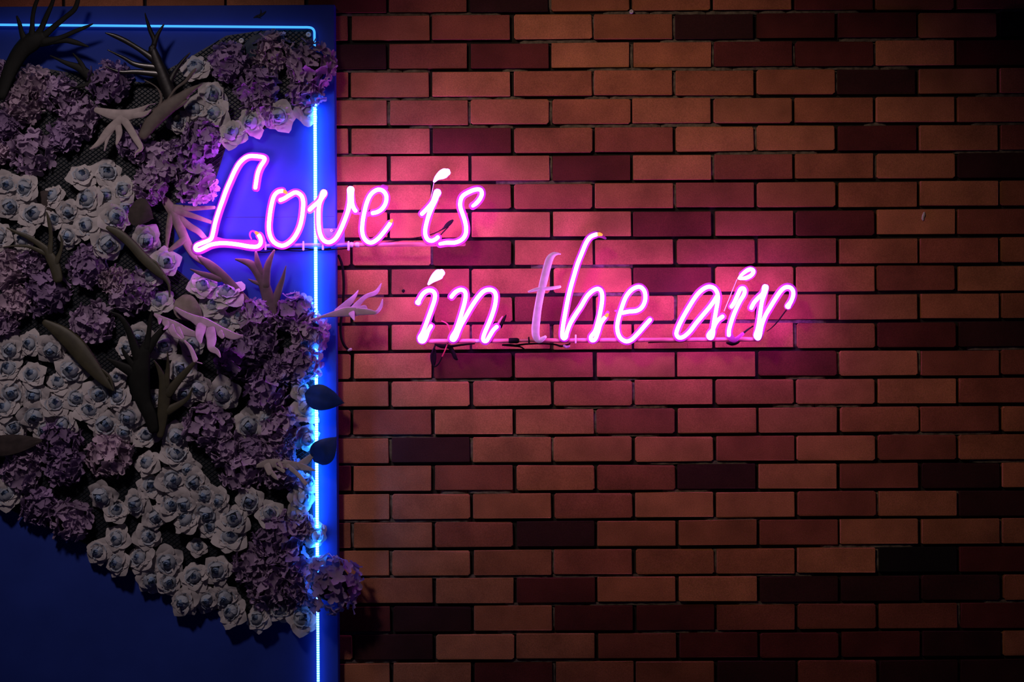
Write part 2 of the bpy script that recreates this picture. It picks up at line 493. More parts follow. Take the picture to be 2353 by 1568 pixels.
for y in (420, 600, 1120, 1480):          # little clips that hold the tube off the board
    c = MB(lo); x = 723.3 + (y - 175) * 0.0055
    c.sweep(W([(x, y, 2.0, BD - 0.001), (x, y, 2.0, LD - 0.002)], BD), 8, None, 2, False)
    c.build('clip', M['peg'], led)

# ------------------------------------------------------------------ the neon sign
TD = 0.078          # tube centre
AD = 0.058          # acrylic letter behind it
TR = 4.4            # tube radius in pixels
def cropA(p): return [(420 + x / 5.8075, 330 + y / 5.8075) + tuple(r) for x, y, *r in p]
def cropB(p): return [(700 + x / 5.3477, 370 + y / 5.3477) + tuple(r) for x, y, *r in p]
def cropC(p): return [(900 + x / 5.6024, 600 + y / 5.6024) + tuple(r) for x, y, *r in p]
def cropD(p): return [(1180 + x / 4.9, 500 + y / 4.9) + tuple(r) for x, y, *r in p]
def cropE(p): return [(1500 + x / 6.533, 590 + y / 6.533) + tuple(r) for x, y, *r in p]

def unfold(strokes):
    """cut a stroke where the glass doubles back on itself, so both runs end round"""
    out = []
    for st in strokes:
        cur = [st[0]]
        for i in range(1, len(st)):
            cur.append(st[i])
            if i < len(st) - 1:
                a = Vector((st[i][0] - st[i-1][0], st[i][1] - st[i-1][1])); b = Vector((st[i+1][0] - st[i][0], st[i+1][1] - st[i][1]))
                if a.length > 0 and b.length > 0 and a.angle(b) > 2.2:
                    out.append(cur); cur = [st[i]]
        out.append(cur)
    return out

def letter(sign, so, what, strokes, ends=(), back=None, backw=9.4, lit=True):
    bm_ = MB(so)
    for st in unfold(back if back is not None else strokes):
        pts = [(p[0], p[1], backw if len(p) < 3 or back is None else p[2]) for p in st]
        bm_.sweep(W(pts, AD), 12, (0.34, 0.0030), 5)
    L_ = bm_.build('letter', M['acrylic'] if lit else M['unlit'], sign, label=what)
    if lit:
        tb = MB(so)
        for st in unfold(strokes):
            tb.sweep(W([(p[0], p[1], p[2] if len(p) > 2 else TR) for p in st], TD), 12, None, 6)
        tb.build('neon_tube', M['neon_upper'] if sign is sign1 else M['neon'], L_)
    for st in ends:
        e = MB(so); e.sweep(W([(p[0], p[1], p[2] if len(p) > 2 else TR) for p in st], TD), 10, None, 4)
        e.build('tube_end', M['neon_end'], L_, label='orange tube end')
    # two clear pegs that carry the letter
    st = strokes[0]
    for q in (st[len(st) // 4], st[(3 * len(st)) // 4]):
        pg = MB(so); v = P(q[0], q[1], 0.01)
        base = BD - 0.001 if q[0] < 768 else -0.001
        pg.sweep(W([(q[0], q[1], 3.0, base), (q[0], q[1], 3.0, AD - 0.002)], AD), 8, None, 2, False)
        pg.build('peg', M['peg'], L_)
    return L_

so1 = P(800, 563, 0.03); so2 = P(1370, 783, 0.03)
sign1 = link('neon_sign', None, label='upper pink neon sign spelling love is across the board edge', cat='neon sign', loc=tuple(so1))
sign2 = link('neon_sign', None, label='lower pink neon sign spelling in the air on bare brick', cat='neon sign', loc=tuple(so2))

L_st = cropA([(968,590),(978,520),(1000,400),(1035,310),(1080,240),(1092,200),(1060,180),(970,168),(890,168),(825,195),(755,260),(695,360),(640,480),(580,620),(530,760),(480,900),(432,1060),(402,1200),(378,1270),(330,1300),(240,1335),(185,1360),(168,1392),(182,1420),(225,1420),(290,1390),(370,1352),(480,1332),(600,1332),(750,1350),(880,1373),(980,1378),(1028,1350),(1042,1300),(1030,1250),(1012,1222)])
letter(sign1, so1, 'glowing capital letter L', [L_st], [cropA([(1008,1216,4.2),(992,1200,3.8),(975,1187,3.0)])],
       back=[[(x + 1.5, y + 1, 9.5) for x, y in L_st], cropA([(1030,1260,7),(1010,1220,6),(960,1180,3),(925,1168,2.2),(898,1195,2.2),(897,1235,2),(915,1272,1.6)]), cropA([(440,1300,10),(560,1320,8.5),(760,1330,8.5),(960,1330,8)])])
o_st = cropA([(1372,650),(1330,633),(1272,645),(1225,690),(1198,760),(1172,880),(1156,1000),(1148,1120),(1165,1230),(1210,1310),(1280,1355),(1350,1360),(1430,1315),(1500,1235),(1557,1120),(1588,1000),(1603,880),(1607,780),(1588,705),(1540,662),(1490,655),(1420,692),(1350,735),(1302,755)])
letter(sign1, so1, 'glowing letter o', [o_st[1:]], [o_st[:2] and cropA([(1340,634,4),(1365,645,4),(1382,660,3)])])
v_st = cropA([(1692,885),(1740,840),(1800,790),(1848,730),(1880,680,6.5),(1882,655,7.5),(1862,700,6.5),(1828,790),(1812,900),(1812,1050),(1826,1180),(1862,1270),(1912,1312),(1970,1315),(2038,1268),(2098,1170),(2150,1050),(2198,920),(2228,800,5.5),(2238,700,7),(2241,615,8.5),(2242,690,7),(2258,800,5),(2285,870),(2306,898)])
letter(sign1, so1, 'glowing letter v', [v_st])
e_st = cropB([(835,642),(900,625),(960,580),(998,510),(1003,430),(968,372),(910,352),(850,377),(800,432),(762,520),(732,640),(712,760),(708,870),(732,950),(782,998),(840,998),(910,948),(970,878),(1028,800),(1050,768)])
letter(sign1, so1, 'first glowing letter e', [e_st], [cropB([(1054,760,4),(1064,744,3.8),(1072,728,3)])],
       back=[[(x, y, 8.8) for x, y in e_st], cropB([(650,645,3),(700,650,3.5),(780,655,6)]), cropB([(965,330,8),(1000,330,6)])])
i_st = cropB([(1440,652),(1500,592),(1558,525),(1605,450,5.5),(1635,395,7.5),(1628,385,7.5),(1600,470,7),(1552,590,5.5),(1512,710),(1484,830),(1484,908),(1512,965),(1560,982),(1608,963),(1638,938)])
letter(sign1, so1, 'glowing letter i of the upper words', [i_st])
dot = cropB([(1592,252,2.4),(1630,205,6),(1680,172,10),(1725,148,10.5),(1752,138,8)])
letter(sign1, so1, 'glowing teardrop dot of the upper i', [dot], back=[[(x, y, r + 1) for x, y, r in dot]])
s_st = cropB([(2065,555,3.2),(2110,520),(2158,460),(2178,400),(2158,355),(2100,352),(2030,377),(1952,422),(1918,480),(1912,560),(1940,650),(1970,740),(1985,830),(1975,908),(1930,968),(1850,1003),(1750,1005),(1662,1020,3.4)])
letter(sign1, so1, 'glowing letter s', [s_st])

i2 = cropC([(338,535,6.3),(352,505,4.6),(372,470),(410,415),(470,380),(528,388),(557,430),(552,500),(520,600),(480,710),(440,820),(400,920),(368,985,5.5),(378,1022,6.2),(408,1022,6),(438,975,5.5),(470,900),(508,838)])
letter(sign2, so2, 'glowing letter i of the word in', [i2])
d2 = cropC([(475,297,2.4),(520,245,6.5),(565,205,10),(612,170,11.5),(642,152,8)])
letter(sign2, so2, 'glowing teardrop dot over the word in', [d2], back=[[(x, y, r + 1) for x, y, r in d2]])
n_st = cropC([(768,462),(820,402),(880,372),(930,382),(953,430),(943,520),(908,650),(868,780),(828,890),(782,968),(772,1005),(800,1016),(830,978),(852,920),(890,830),(950,722),(1020,602),(1100,482),(1180,393),(1260,368),(1318,392),(1342,450),(1332,560),(1298,680),(1248,810),(1200,920),(1178,998),(1192,1030),(1224,1025),(1260,968),(1308,890),(1353,847)])
letter(sign2, so2, 'glowing letter n', [n_st])
t_bk = [cropD([(528,412,1.6),(495,408,3.0),(450,418,6),(405,470,8.5),(372,580,9),(338,720,9),(305,860,8.8),(275,1020,8.8),(258,1150,9.2),(247,1270,9.2),(256,1345,8.5),(290,1385,6.5),(335,1362,5),(358,1345,3.5)]),
        cropD([(172,836,2.4),(225,820,3.6),(290,806,4.6),(400,800,4.2),(470,790,3.8),(522,780,3.2)])]
letter(sign2, so2, 'unlit pale letter t of frosted tube', [t_bk[0]], back=t_bk, lit=False)
h_st = cropD([(935,190),(870,217),(820,282),(770,400),(722,520),(680,660),(640,800),(610,930),(582,1080),(558,1220),(548,1325),(562,1360),(588,1350),(602,1290),(640,1192),(700,1092),(760,1002),(830,885),(900,820),(957,805),(992,842),(998,930),(980,1050),(950,1180),(918,1280),(872,1345),(882,1382),(918,1372),(948,1300),(978,1202),(1008,1150),(1028,1128)])
letter(sign2, so2, 'glowing letter h', [h_st], [cropD([(945,189,4.2),(970,190,4.2),(990,195,3)]), cropD([(1034,1120,4),(1048,1105,4),(1058,1090,3)])],
       back=[[(x, y, 8.8) for x, y in h_st], cropD([(935,190,8),(985,205,5),(1035,235,2.5)]), cropD([(1030,1120,5),(1060,1070,4)])])
e2 = cropD([(1222,1075),(1300,1060),(1388,1050),(1447,1010),(1482,930),(1478,842),(1440,790),(1390,784),(1322,822),(1262,902),(1217,1020),(1187,1120),(1168,1220),(1178,1308),(1212,1366),(1270,1395),(1330,1376),(1400,1308),(1470,1228),(1538,1152)])
letter(sign2, so2, 'glowing letter e of the word the', [e2], back=[[(x, y, 8.8) for x, y in e2], cropD([(1148,1052,2.5),(1180,1055,3),(1230,1070,5)])])
a_st = cropE([(1048,900),(985,948),(940,1010),(905,1090),(862,1150,5.5),(850,1190,7),(872,1205,7),(895,1150,6),(908,1060),(924,960),(952,800),(978,640),(968,545),(922,475),(850,452),(780,473),(702,532),(622,632),(552,742),(482,860),(422,972),(374,1080),(354,1158),(382,1210),(430,1216),(488,1186),(560,1118),(650,1000),(750,880),(850,762),(918,668),(958,600)])
letter(sign2, so2, 'glowing letter a', [a_st])
i3 = cropE([(1182,752),(1222,690),(1272,582),(1312,495),(1350,474),(1378,502),(1368,570),(1312,662),(1262,762),(1212,880),(1172,1000),(1144,1110),(1142,1180)])
letter(sign2, so2, 'glowing letter i of the word air', [i3], back=[[(x, y, 8.8) for x, y in i3], cropE([(1150,1180,8.5),(1190,1235,7),(1240,1250,5.5),(1300,1200,4),(1350,1160,4)])])
d3 = cropE([(1288,328,2.4),(1340,268,3.6),(1420,205),(1480,192),(1512,222),(1480,278),(1405,318),(1310,332,2.8)])
letter(sign2, so2, 'glowing looped dot over the word air', [d3], back=[[(x, y, 8) for x, y, *r in d3[1:-1]]])
r_st = cropE([(1478,772),(1520,692),(1580,622),(1645,560),(1682,492,6),(1690,462,7.5),(1672,540,6.5),(1638,680),(1612,850),(1592,1000),(1574,1110,5.5),(1560,1180,7),(1578,1215,7),(1600,1170,6),(1622,1090),(1645,1000),(1692,882),(1762,762),(1842,632),(1922,515),(1990,462),(2058,462),(2104,512),(2106,590),(2076,670),(2040,728,5.5),(2030,745,6.5)])
letter(sign2, so2, 'glowing letter r', [r_st])

# rails, clamps and wiring behind the letters
RD = 0.047
def rod(sign, so, pts, name, m, r, d=RD, **kw):
    return MB(so).sweep(W(pts, d, r), 10, None, 3).build(name, m, sign, **kw)
rail1 = rod(sign1, so1, [(598, 565), (700, 564), (798, 563)], 'support_rail', M['rail_blue'], 5.0, label='clear blue tinted rail section')
rail1b = rod(sign1, so1, [(800, 563), (930, 562), (1066, 561)], 'support_rail', M['rail_pink'], 5.2)
for x in (806, 820):
    MB(so1).sweep(W([(x, 562.8, 6.2), (x + 3, 562.8, 6.2)], RD), 10, None, 2, False).build('collar', M['peg'], rail1b)
for x, y, l in ((610, 557, 16), (697, 556, 18), (742, 560, 13), (801, 556, 18)):
    MB(so1).sweep(W([(x, y, 2.0), (x, y + l, 2.6)], RD + 0.006), 8, None, 2, False).build('hook', M['peg'], rail1)
rod(sign1, so1, [(560, 575, 1.4), (600, 571, 1.6), (640, 574, 1.5), (690, 571, 1.8), (740, 575, 1.6), (800, 571, 1.2)], 'cable', M['cable'], 1.6, 0.041)
rod(sign1, so1, [(585, 578, 1.2), (612, 580, 1.3), (640, 574, 1.3), (690, 577, 1.4), (760, 571, 1.2)], 'cable', M['cable'], 1.3, 0.040)
rod(sign1, so1, [(880, 558, 1.0), (930, 551, 1.2), (985, 541, 1.2), (1015, 528, 1.4), (1026, 519, 4.6), (1034, 512, 4.8), (1040, 507, 2.5)], 'cable', M['cable'], 1.3, 0.038)
rod(sign1, so1, [(1008, 545, 1.2), (1020, 532, 1.4), (1030, 522, 1.2)], 'cable', M['cable'], 1.3, 0.038)
rod(sign1, so1, [(997, 420, .8), (992, 445, .8), (987, 466, .8)], 'support_wire', M['peg'], 0.8, AD)
pl = MB(so1)
a_, b_ = P(741, 525, BD + 0.004), P(792, 560, BD + 0.0)
pl.box((a_.x, -BD - 0.003, b_.z), (b_.x, -BD - 0.0002, a_.z))
mp_ = pl.build('mount_plate', M['rail_blue'], sign1, smooth=False)
bt = plug(763, 530, 4, 'x', 'x', 'x', None, BD + 0.003)[0]
b2 = MB(so1); b2.add([v + bt.o for v in bt.V], bt.F); b2.build('screw', M['steel'], mp_)

def rail2y(x): return 784.5 - (x - 985) * 0.0062
segs = [(985, 1090, 'rail_pink'), (1107, 1172, 'rail_pink'), (1240, 1350, 'rail_pink'), (1353, 1480, 'rail_pink'), (1483, 1600, 'rail_pink'), (1602, 1744, 'rail_pink')]
last = None
for x0, x1, m in segs:
    last = rod(sign2, so2, [(x0, rail2y(x0)), ((x0 + x1) / 2, rail2y((x0 + x1) / 2)), (x1, rail2y(x1))], 'support_rail', M[m], 5.2)
for x0, x1, r, m in ((1089, 1108, 4.4, 'peg'), (1187, 1242, 3.6, 'rail_pink'), (1349, 1354, 4.6, 'peg'), (1479, 1484, 4.6, 'peg'), (1599, 1603, 4.6, 'peg')):
    rod(sign2, so2, [(x0, rail2y(x0)), (x1, rail2y(x1))], 'rail_joint', M[m], r)
rod(sign2, so2, [(1172, rail2y(1172)), (1188, rail2y(1188))], 'clamp', M['cable'], 6.4)
rod(sign2, so2, [(1215, rail2y(1215) - 7), (1215.5, rail2y(1215) + 7)], 'clamp', M['cable'], 1.8, RD + 0.005)
# hanging cables under the lower rail
rod(sign2, so2, [(1000, 795, 2), (995, 806, 2), (991, 818, 2.6), (993, 835, 2.4), (998, 843, 1.8), (1008, 836, 1.6), (1016, 820, 1.5)], 'cable', M['cable'], 2, 0.042)
rod(sign2, so2, [(1016, 820, 1.5), (1025, 800, 1.6), (1032, 778, 1.6), (1034, 762, 1.5), (1028, 745, 1.4), (1015, 738, 1.2)], 'cable', M['cable_pink_lit'], 1.5, 0.042)
rod(sign2, so2, [(998, 800, 1.8), (1000, 815, 3.0), (999, 832, 2.6), (997, 842, 1.6)], 'cable', M['cable'], 2, 0.036)
rod(sign2, so2, [(1000, 792, 2), (1015, 796, 5), (1032, 797, 5.5), (1040, 808, 5), (1046, 822, 4.5), (1050, 826, 2.5)], 'dark_piece', M['cable'], 4, 0.03)  # dark swept lump below the left end of the lower rail
rod(sign2, so2, [(1032, 797, 3), (1060, 793, 2.4), (1090, 790, 1.6)], 'cable', M['cable'], 2, 0.034)
rod(sign2, so2, [(1155, 793, 2), (1175, 794, 3), (1195, 797, 2), (1205, 803, 1.4)], 'cable', M['cable'], 2, 0.036)
rod(sign2, so2, [(1185, 794, 2), (1210, 791, 2.2), (1240, 790, 2), (1275, 792, 2), (1290, 796, 2.4), (1310, 790, 1.4)], 'cable', M['cable'], 2, 0.036)
rod(sign2, so2, [(1150, 752, 3.6), (1155, 740, 3.6), (1160, 730, 2.6), (1163, 724, 1)], 'cable', M['cable'], 3, 0.042)
rod(sign2, so2, [(1143, 748, 3.4), (1150, 736, 2.8), (1155, 728, 1.6)], 'tube_tail', M['rail_pink'], 3, 0.046)
rod(sign2, so2, [(1490, 788, 1.2), (1530, 786, 1.5), (1570, 786, 1.2)], 'cable', M['cable'], 1.3, 0.042)
rod(sign2, so2, [(1812, 706, 1.3), (1800, 722, 1.5), (1788, 738, 1.6), (1775, 752, 1.2), (1762, 762, .8)], 'cable', M['cable'], 1.4, 0.042)
rod(sign2, so2, [(1670, 788, 2), (1682, 790, 5), (1696, 787, 3), (1701, 778, 2)], 'dark_piece', M['cable'], 3, 0.02)
rod(sign2, so2, [(1706, 768, 2.6), (1718, 758, 2), (1730, 750, 1.6)], 'cable', M['cable'], 2, 0.041)
rod(sign2, so2, [(1693, 643, .8), (1680, 675, .8), (1664, 715, .8)], 'support_wire', M['peg'], 0.8, AD)
rod(sign2, so2, [(1296, 795, 2.5), (1303, 798, 3.5), (1309, 795, 1.5)], 'hook', M['peg'], 2, 0.042)
rod(sign2, so2, [(1323, 771, 2), (1323, 788, 2)], 'hook', M['peg'], 2, RD + 0.006)

# black cable that hangs down the side of the board
hc = MB(P(790, 700, 0.012))
hc.sweep(W([(778, 588, 3), (786, 610, 3.2), (790, 650, 3.2), (788, 700, 3), (783, 745, 3), (784, 775, 3), (791, 794, 3), (800, 803, 2.6)], 0.012), 8, None, 4)
hcable = hc.build('hanging_cable', M['cable'], label='black cable hanging beside the board with a pale tip', cat='cable')
tip = MB(P(790, 700, 0.012)); tip.sweep(W([(801, 805, 3.2), (806, 803, 3.4)], 0.012), 8, None, 2, False)
tip.build('cable_tip', M['washer'], hcable, label='pale cable tip')

# ------------------------------------------------------------------ the flower mat on the board
poly_px = [(-60, 120), (60, 150), (180, 170), (330, 190), (430, 135), (520, 82), (600, 70), (716, 68), (716, 255), (600, 300), (520, 335), (490, 430), (400, 470), (400, 560), (395, 610), (455, 660), (560, 705), (716, 705),
           (722, 900), (716, 1100), (722, 1250), (722, 1420), (690, 1432), (560, 1420), (430, 1385), (340, 1335), (250, 1280), (150, 1225), (60, 1190), (-60, 1130)]
def inside(x, y, poly):
    c = False
    for i in range(len(poly)):
        x0, y0 = poly[i]; x1, y1 = poly[i - 1]
        if (y0 > y) != (y1 > y) and x < (x1 - x0) * (y - y0) / (y1 - y0) + x0: c = not c
    return c
mo = P(330, 760, BD)
bmsh = bmesh.new()
fr = [bmsh.verts.new(P(x, y, BD + 0.0022) - mo) for x, y in poly_px]
bk = [bmsh.verts.new(P(x, y, BD + 0.0002) - mo) for x, y in poly_px]
from mathutils.geometry import tessellate_polygon
for t_ in tessellate_polygon([[Vector((x, y, 0)) for x, y in poly_px]]):
    bmsh.faces.new([fr[i] for i in t_])
for i in range(len(fr)):
    k = (i + 1) % len(fr); bmsh.faces.new((fr[i], bk[i], bk[k], fr[k]))
bmesh.ops.recalc_face_normals(bmsh, faces=bmsh.faces[:])
mme = bpy.data.meshes.new('flower_mat'); bmsh.to_mesh(mme); bmsh.free(); mme.materials.append(M['mat'])
fmat = link('flower_mat', mme, label='black plastic mesh mat behind the artificial flowers', cat='mat', loc=tuple(mo))
lat = MB(mo)
step = 8.0
for sgn in (1, -1):
    c = -1700
    while c < 2300:
        run = None; t = -60
        while t <= 740:
            x, y = t, c + sgn * t * 0.75
            ins = inside(x, y, poly_px)
            if ins and run is None: run = (x, y)
            if (not ins or t + 6 > 740) and run is not None:
                x0, y0 = run; x1, y1 = x - 6, c + sgn * (x - 6) * 0.75
                if x1 - x0 > 8:
                    nx, ny = (-sgn * 0.75, 1); ln = math.hypot(nx, ny); nx, ny = nx / ln * 1.3, ny / ln * 1.3
                    q = [P(x0 + nx, y0 + ny, BD + .002), P(x1 + nx, y1 + ny, BD + .002), P(x1, y1, BD + .0042), P(x0, y0, BD + .0042), P(x1 - nx, y1 - ny, BD + .002), P(x0 - nx, y0 - ny, BD + .002)]
                    lat.add(q, [(0, 1, 2, 3), (3, 2, 4, 5)])
                run = None
            t += 6
        c += step * 1.25
lat.build('lattice', M['lattice'], fmat, smooth=False, kind='stuff')
for x, y in ((555, 94), (709, 80)):
    bb = plug(x, y, 6.2, '', '', '', None, BD + 0.004)[0]
    w_ = MB(mo); w_.add([v + bb.o for v in bb.V], bb.F); w_ = w_.build('washer', M['washer'], fmat, label='white washer with screw')

# ------------------------------------------------------------------ roses
def petal_mesh(name, prof, half, ruff, m, seed, pt=0.10, nu=8, nv=5):
    """a petal as a patch of a cup: prof(v) -> (radius, height)"""
    q = random.Random(seed); ph = q.uniform(0, 6.28); V = []; F = []
    for a in range(nv + 1):
        for b_ in range(nu + 1):
            u = -1 + 2 * b_ / nu; v = a / nv
            ext = 1 - 0.30 * abs(u) ** 3 + pt * max(0, 1 - abs(u) * 2.2)
            vv = v * ext
            rho, h = prof(vv)
            w_ = half * math.sin(min(1, 0.25 + v * 0.95) * math.pi / 2)
            phi = u * w_
            rf = ruff * v * v * (math.sin(u * 5.0 + ph) + 0.5 * math.sin(u * 11.0 + 2 * ph))
            h2 = h + rf + 0.10 * (u * u) * v
            V.append((rho * math.cos(phi) * (1 + 0.03 * math.sin(7 * u + ph)), rho * math.sin(phi), h2))
    for a in range(nv):
        for b_ in range(nu):
            i = a * (nu + 1) + b_
            F.append((i, i + 1, i + nu + 2, i + nu + 1))
    return mesh(name, V, F, m)
def prof_outer(v): return (0.18 + 0.82 * v ** 0.9, 0.02 + 0.55 * v - 0.75 * max(0, v - 0.50) ** 1.2)
def prof_mid(v): return (0.22 + 0.42 * v ** 0.6, 0.06 + 0.66 * v - 0.75 * max(0, v - 0.66))
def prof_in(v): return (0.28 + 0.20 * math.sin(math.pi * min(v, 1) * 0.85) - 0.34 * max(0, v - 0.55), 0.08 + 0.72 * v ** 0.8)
PET_O = [petal_mesh('petal', prof_outer, 0.84, 0.07, M['rose_outer'], s, 0.17) for s in (1, 2, 3)]
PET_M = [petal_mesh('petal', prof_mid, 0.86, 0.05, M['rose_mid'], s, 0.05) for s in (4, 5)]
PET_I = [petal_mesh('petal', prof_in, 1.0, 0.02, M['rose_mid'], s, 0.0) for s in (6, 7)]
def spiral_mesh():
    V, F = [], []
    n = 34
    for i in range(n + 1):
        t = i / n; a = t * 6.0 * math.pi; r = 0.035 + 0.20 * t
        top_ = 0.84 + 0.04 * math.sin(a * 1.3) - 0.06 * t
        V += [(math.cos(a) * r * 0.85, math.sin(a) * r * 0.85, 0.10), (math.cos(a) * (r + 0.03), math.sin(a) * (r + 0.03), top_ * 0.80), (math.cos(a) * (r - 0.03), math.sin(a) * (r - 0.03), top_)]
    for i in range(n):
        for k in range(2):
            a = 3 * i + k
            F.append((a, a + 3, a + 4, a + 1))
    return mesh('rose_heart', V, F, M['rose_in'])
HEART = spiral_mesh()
FACE = Euler((math.pi / 2, 0, 0)).to_quaternion()      # local +Z looks out of the wall

ROSES = {
 'in the spray under the corner hydrangeas': [(455,165,30),(485,222,29),(503,262,32),(452,250,25),(410,280,24),(585,278,29),(645,265,31),(537,312,30),(700,262,27)],
 'by the frame edge above the slender purple fern': [(20,475,27),(80,495,29),(5,545,28),(65,553,28),(125,510,22),(65,435,30),(20,425,26)],
 'in the clump beside the dark round leaf': [(160,485,25),(213,462,33),(263,500,33),(205,522,28),(165,540,25),(246,400,28),(290,440,26),(250,448,23),(287,478,23),(190,412,28),(245,560,31),(130,455,24)],
 'between olive strap leaf and pale fern': [(335,548,30),(380,605,29),(350,642,25),(376,700,28)],
 'in the bunch just below the lit capital': [(465,665,30),(526,686,34),(492,708,28),(556,735,25),(516,748,26),(478,742,22)],
 'in the dim row above the big white mass': [(30,802,28),(75,792,27),(122,798,29)],
 'in the upper half of the big white mass': [(25,855,29),(80,865,28),(170,850,33),(138,884,25),(27,902,30),(85,907,29),(176,917,27),(225,908,31),(280,917,27),(272,872,21)],
 'in the lower half of the big white mass': [(127,932,27),(20,945,29),(80,952,30),(205,947,28),(155,975,28),(240,975,31),(300,955,30),(30,987,27),(108,988,26),(288,990,24)],
 'peeping around the big dark fern': [(375,795,29),(322,768,27),(422,850,31),(360,912,18),(427,902,25),(463,890,29),(446,790,25),(294,802,22)],
 'between purple hydrangeas near the blue tube': [(517,905,33),(575,975,33),(697,945,30),(690,903,25),(612,964,25),(702,1002,27)],
 'in the loose patch below the big dark fern': [(340,1005,26),(400,1000,29),(403,1048,30),(346,1067,27),(396,1103,31),(346,1120,27),(242,1133,32),(430,1075,24),(450,1105,26)],
 'in the pale drift above the two black gaps': [(320,1155,29),(390,1163,30),(355,1188,25),(430,1155,28),(476,1135,29),(478,1175,29),(436,1200,29),(266,1178,25),(487,1212,25),(510,1150,24)],
 'around the dark hydrangeas by the lower blue tube': [(540,1195,31),(530,1240,33),(620,1183,27),(680,1187,29),(577,1150,28),(690,1146,30),(702,1112,24),(722,1228,27)],
 'in the bottom fringe before the hanging tips': [(230,1268,26),(277,1295,28),(276,1240,27),(337,1235,28),(328,1285,28),(388,1290,31),(345,1328,29),(388,1338,27)],
 'in the bottom fringe at the hanging tips': [(447,1330,29),(452,1260,20),(505,1310,29),(430,1380,30),(480,1375,28),(523,1368,29),(540,1408,30)],
 'in the blue lit bottom corner of the flowers': [(600,1425,28),(645,1398,29),(690,1425,32),(722,1298,25)],
 'at the lower frame edge under dim hydrangeas': [(20,1142,28),(-4,1128,24)],
}
rose_n = 0
def make_rose(px, py, r, label, group):
    global rose_n
    q = random.Random(rose_n * 13 + 5); rose_n += 1
    by_tube = px > 672          # these turn towards the blue tube
    d = BD + (0.003 if by_tube else 0.008 + q.uniform(0, 0.012))
    root = link('rose', None, label=label, cat='rose', group=group, loc=tuple(P(px, py, d)))
    tilt = Euler((q.uniform(-0.8, -0.35) if 'capital' in label else q.uniform(-0.55, 0.35), q.uniform(0.45, 0.9) if by_tube else q.uniform(-0.45, 0.45), 0)).to_quaternion()
    root.rotation_mode = 'QUATERNION'
    root.rotation_quaternion = FACE @ tilt
    s_ = r * S(d) * 1.2
    a0 = q.uniform(0, 6.28)
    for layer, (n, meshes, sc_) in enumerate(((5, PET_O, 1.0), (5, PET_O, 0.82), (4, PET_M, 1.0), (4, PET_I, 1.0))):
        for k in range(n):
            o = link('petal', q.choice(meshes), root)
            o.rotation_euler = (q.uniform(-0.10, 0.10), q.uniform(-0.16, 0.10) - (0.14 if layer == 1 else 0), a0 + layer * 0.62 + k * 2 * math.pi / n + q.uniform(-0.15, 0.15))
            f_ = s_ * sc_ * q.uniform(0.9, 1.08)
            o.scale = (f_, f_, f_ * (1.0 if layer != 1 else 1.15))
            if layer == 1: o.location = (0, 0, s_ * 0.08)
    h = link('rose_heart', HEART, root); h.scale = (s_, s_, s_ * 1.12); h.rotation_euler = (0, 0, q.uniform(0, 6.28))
for phrase, L_ in ROSES.items():
    L2 = sorted(L_)
    for k, (x, y, r) in enumerate(L2):
        lab = ('leftmost' if k == 0 else 'rightmost' if k == len(L2) - 1 else ORD[k] + ' from left') + ' pale rose ' + phrase
        make_rose(x, y, r, lab, 'artificial roses')

# ------------------------------------------------------------------ hydrangeas
def floret_mesh(seed, m):
    q = random.Random(seed); V, F = [], []
    for k in range(4):
        a0 = k * math.pi / 2 + q.uniform(-0.15, 0.15); cup = q.uniform(0.15, 0.9); ln = q.uniform(0.9, 1.08); wd = q.uniform(0.38, 0.45); ph = q.uniform(0, 6)
        base = len(V); nu, nv = 4, 4
        for a in range(nv + 1):
            for b_ in range(nu + 1):
                u = -1 + 2 * b_ / nu; v = a / nv
                w_ = wd * max(0.14, math.sqrt(max(0.0, 1 - ((v - 0.56) / 0.50) ** 2)))
                x = ln * (v - 0.12 * abs(u) ** 2 * v * v)
                y = u * w_
                z = cup * (v * v * 0.6) + 0.16 * u * u * v + 0.035 * math.sin(3 * u + ph + 4 * v) * v - 0.35 * max(0, v - .7)
                V.append((x * math.cos(a0) - y * math.sin(a0), x * math.sin(a0) + y * math.cos(a0), z))
        for a in range(nv):
            for b_ in range(nu):
                i = base + a * (nu + 1) + b_
                F.append((i, i + 1, i + nu + 2, i + nu + 1))
    return mesh('floret', V, F, m)
FLO = [[floret_mesh(10 * c + s, M['hyd'][c]) for s in range(4)] for c in range(3)]
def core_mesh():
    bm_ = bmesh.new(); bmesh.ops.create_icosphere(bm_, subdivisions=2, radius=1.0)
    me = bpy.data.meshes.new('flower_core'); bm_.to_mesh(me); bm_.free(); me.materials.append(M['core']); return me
CORE = core_mesh()
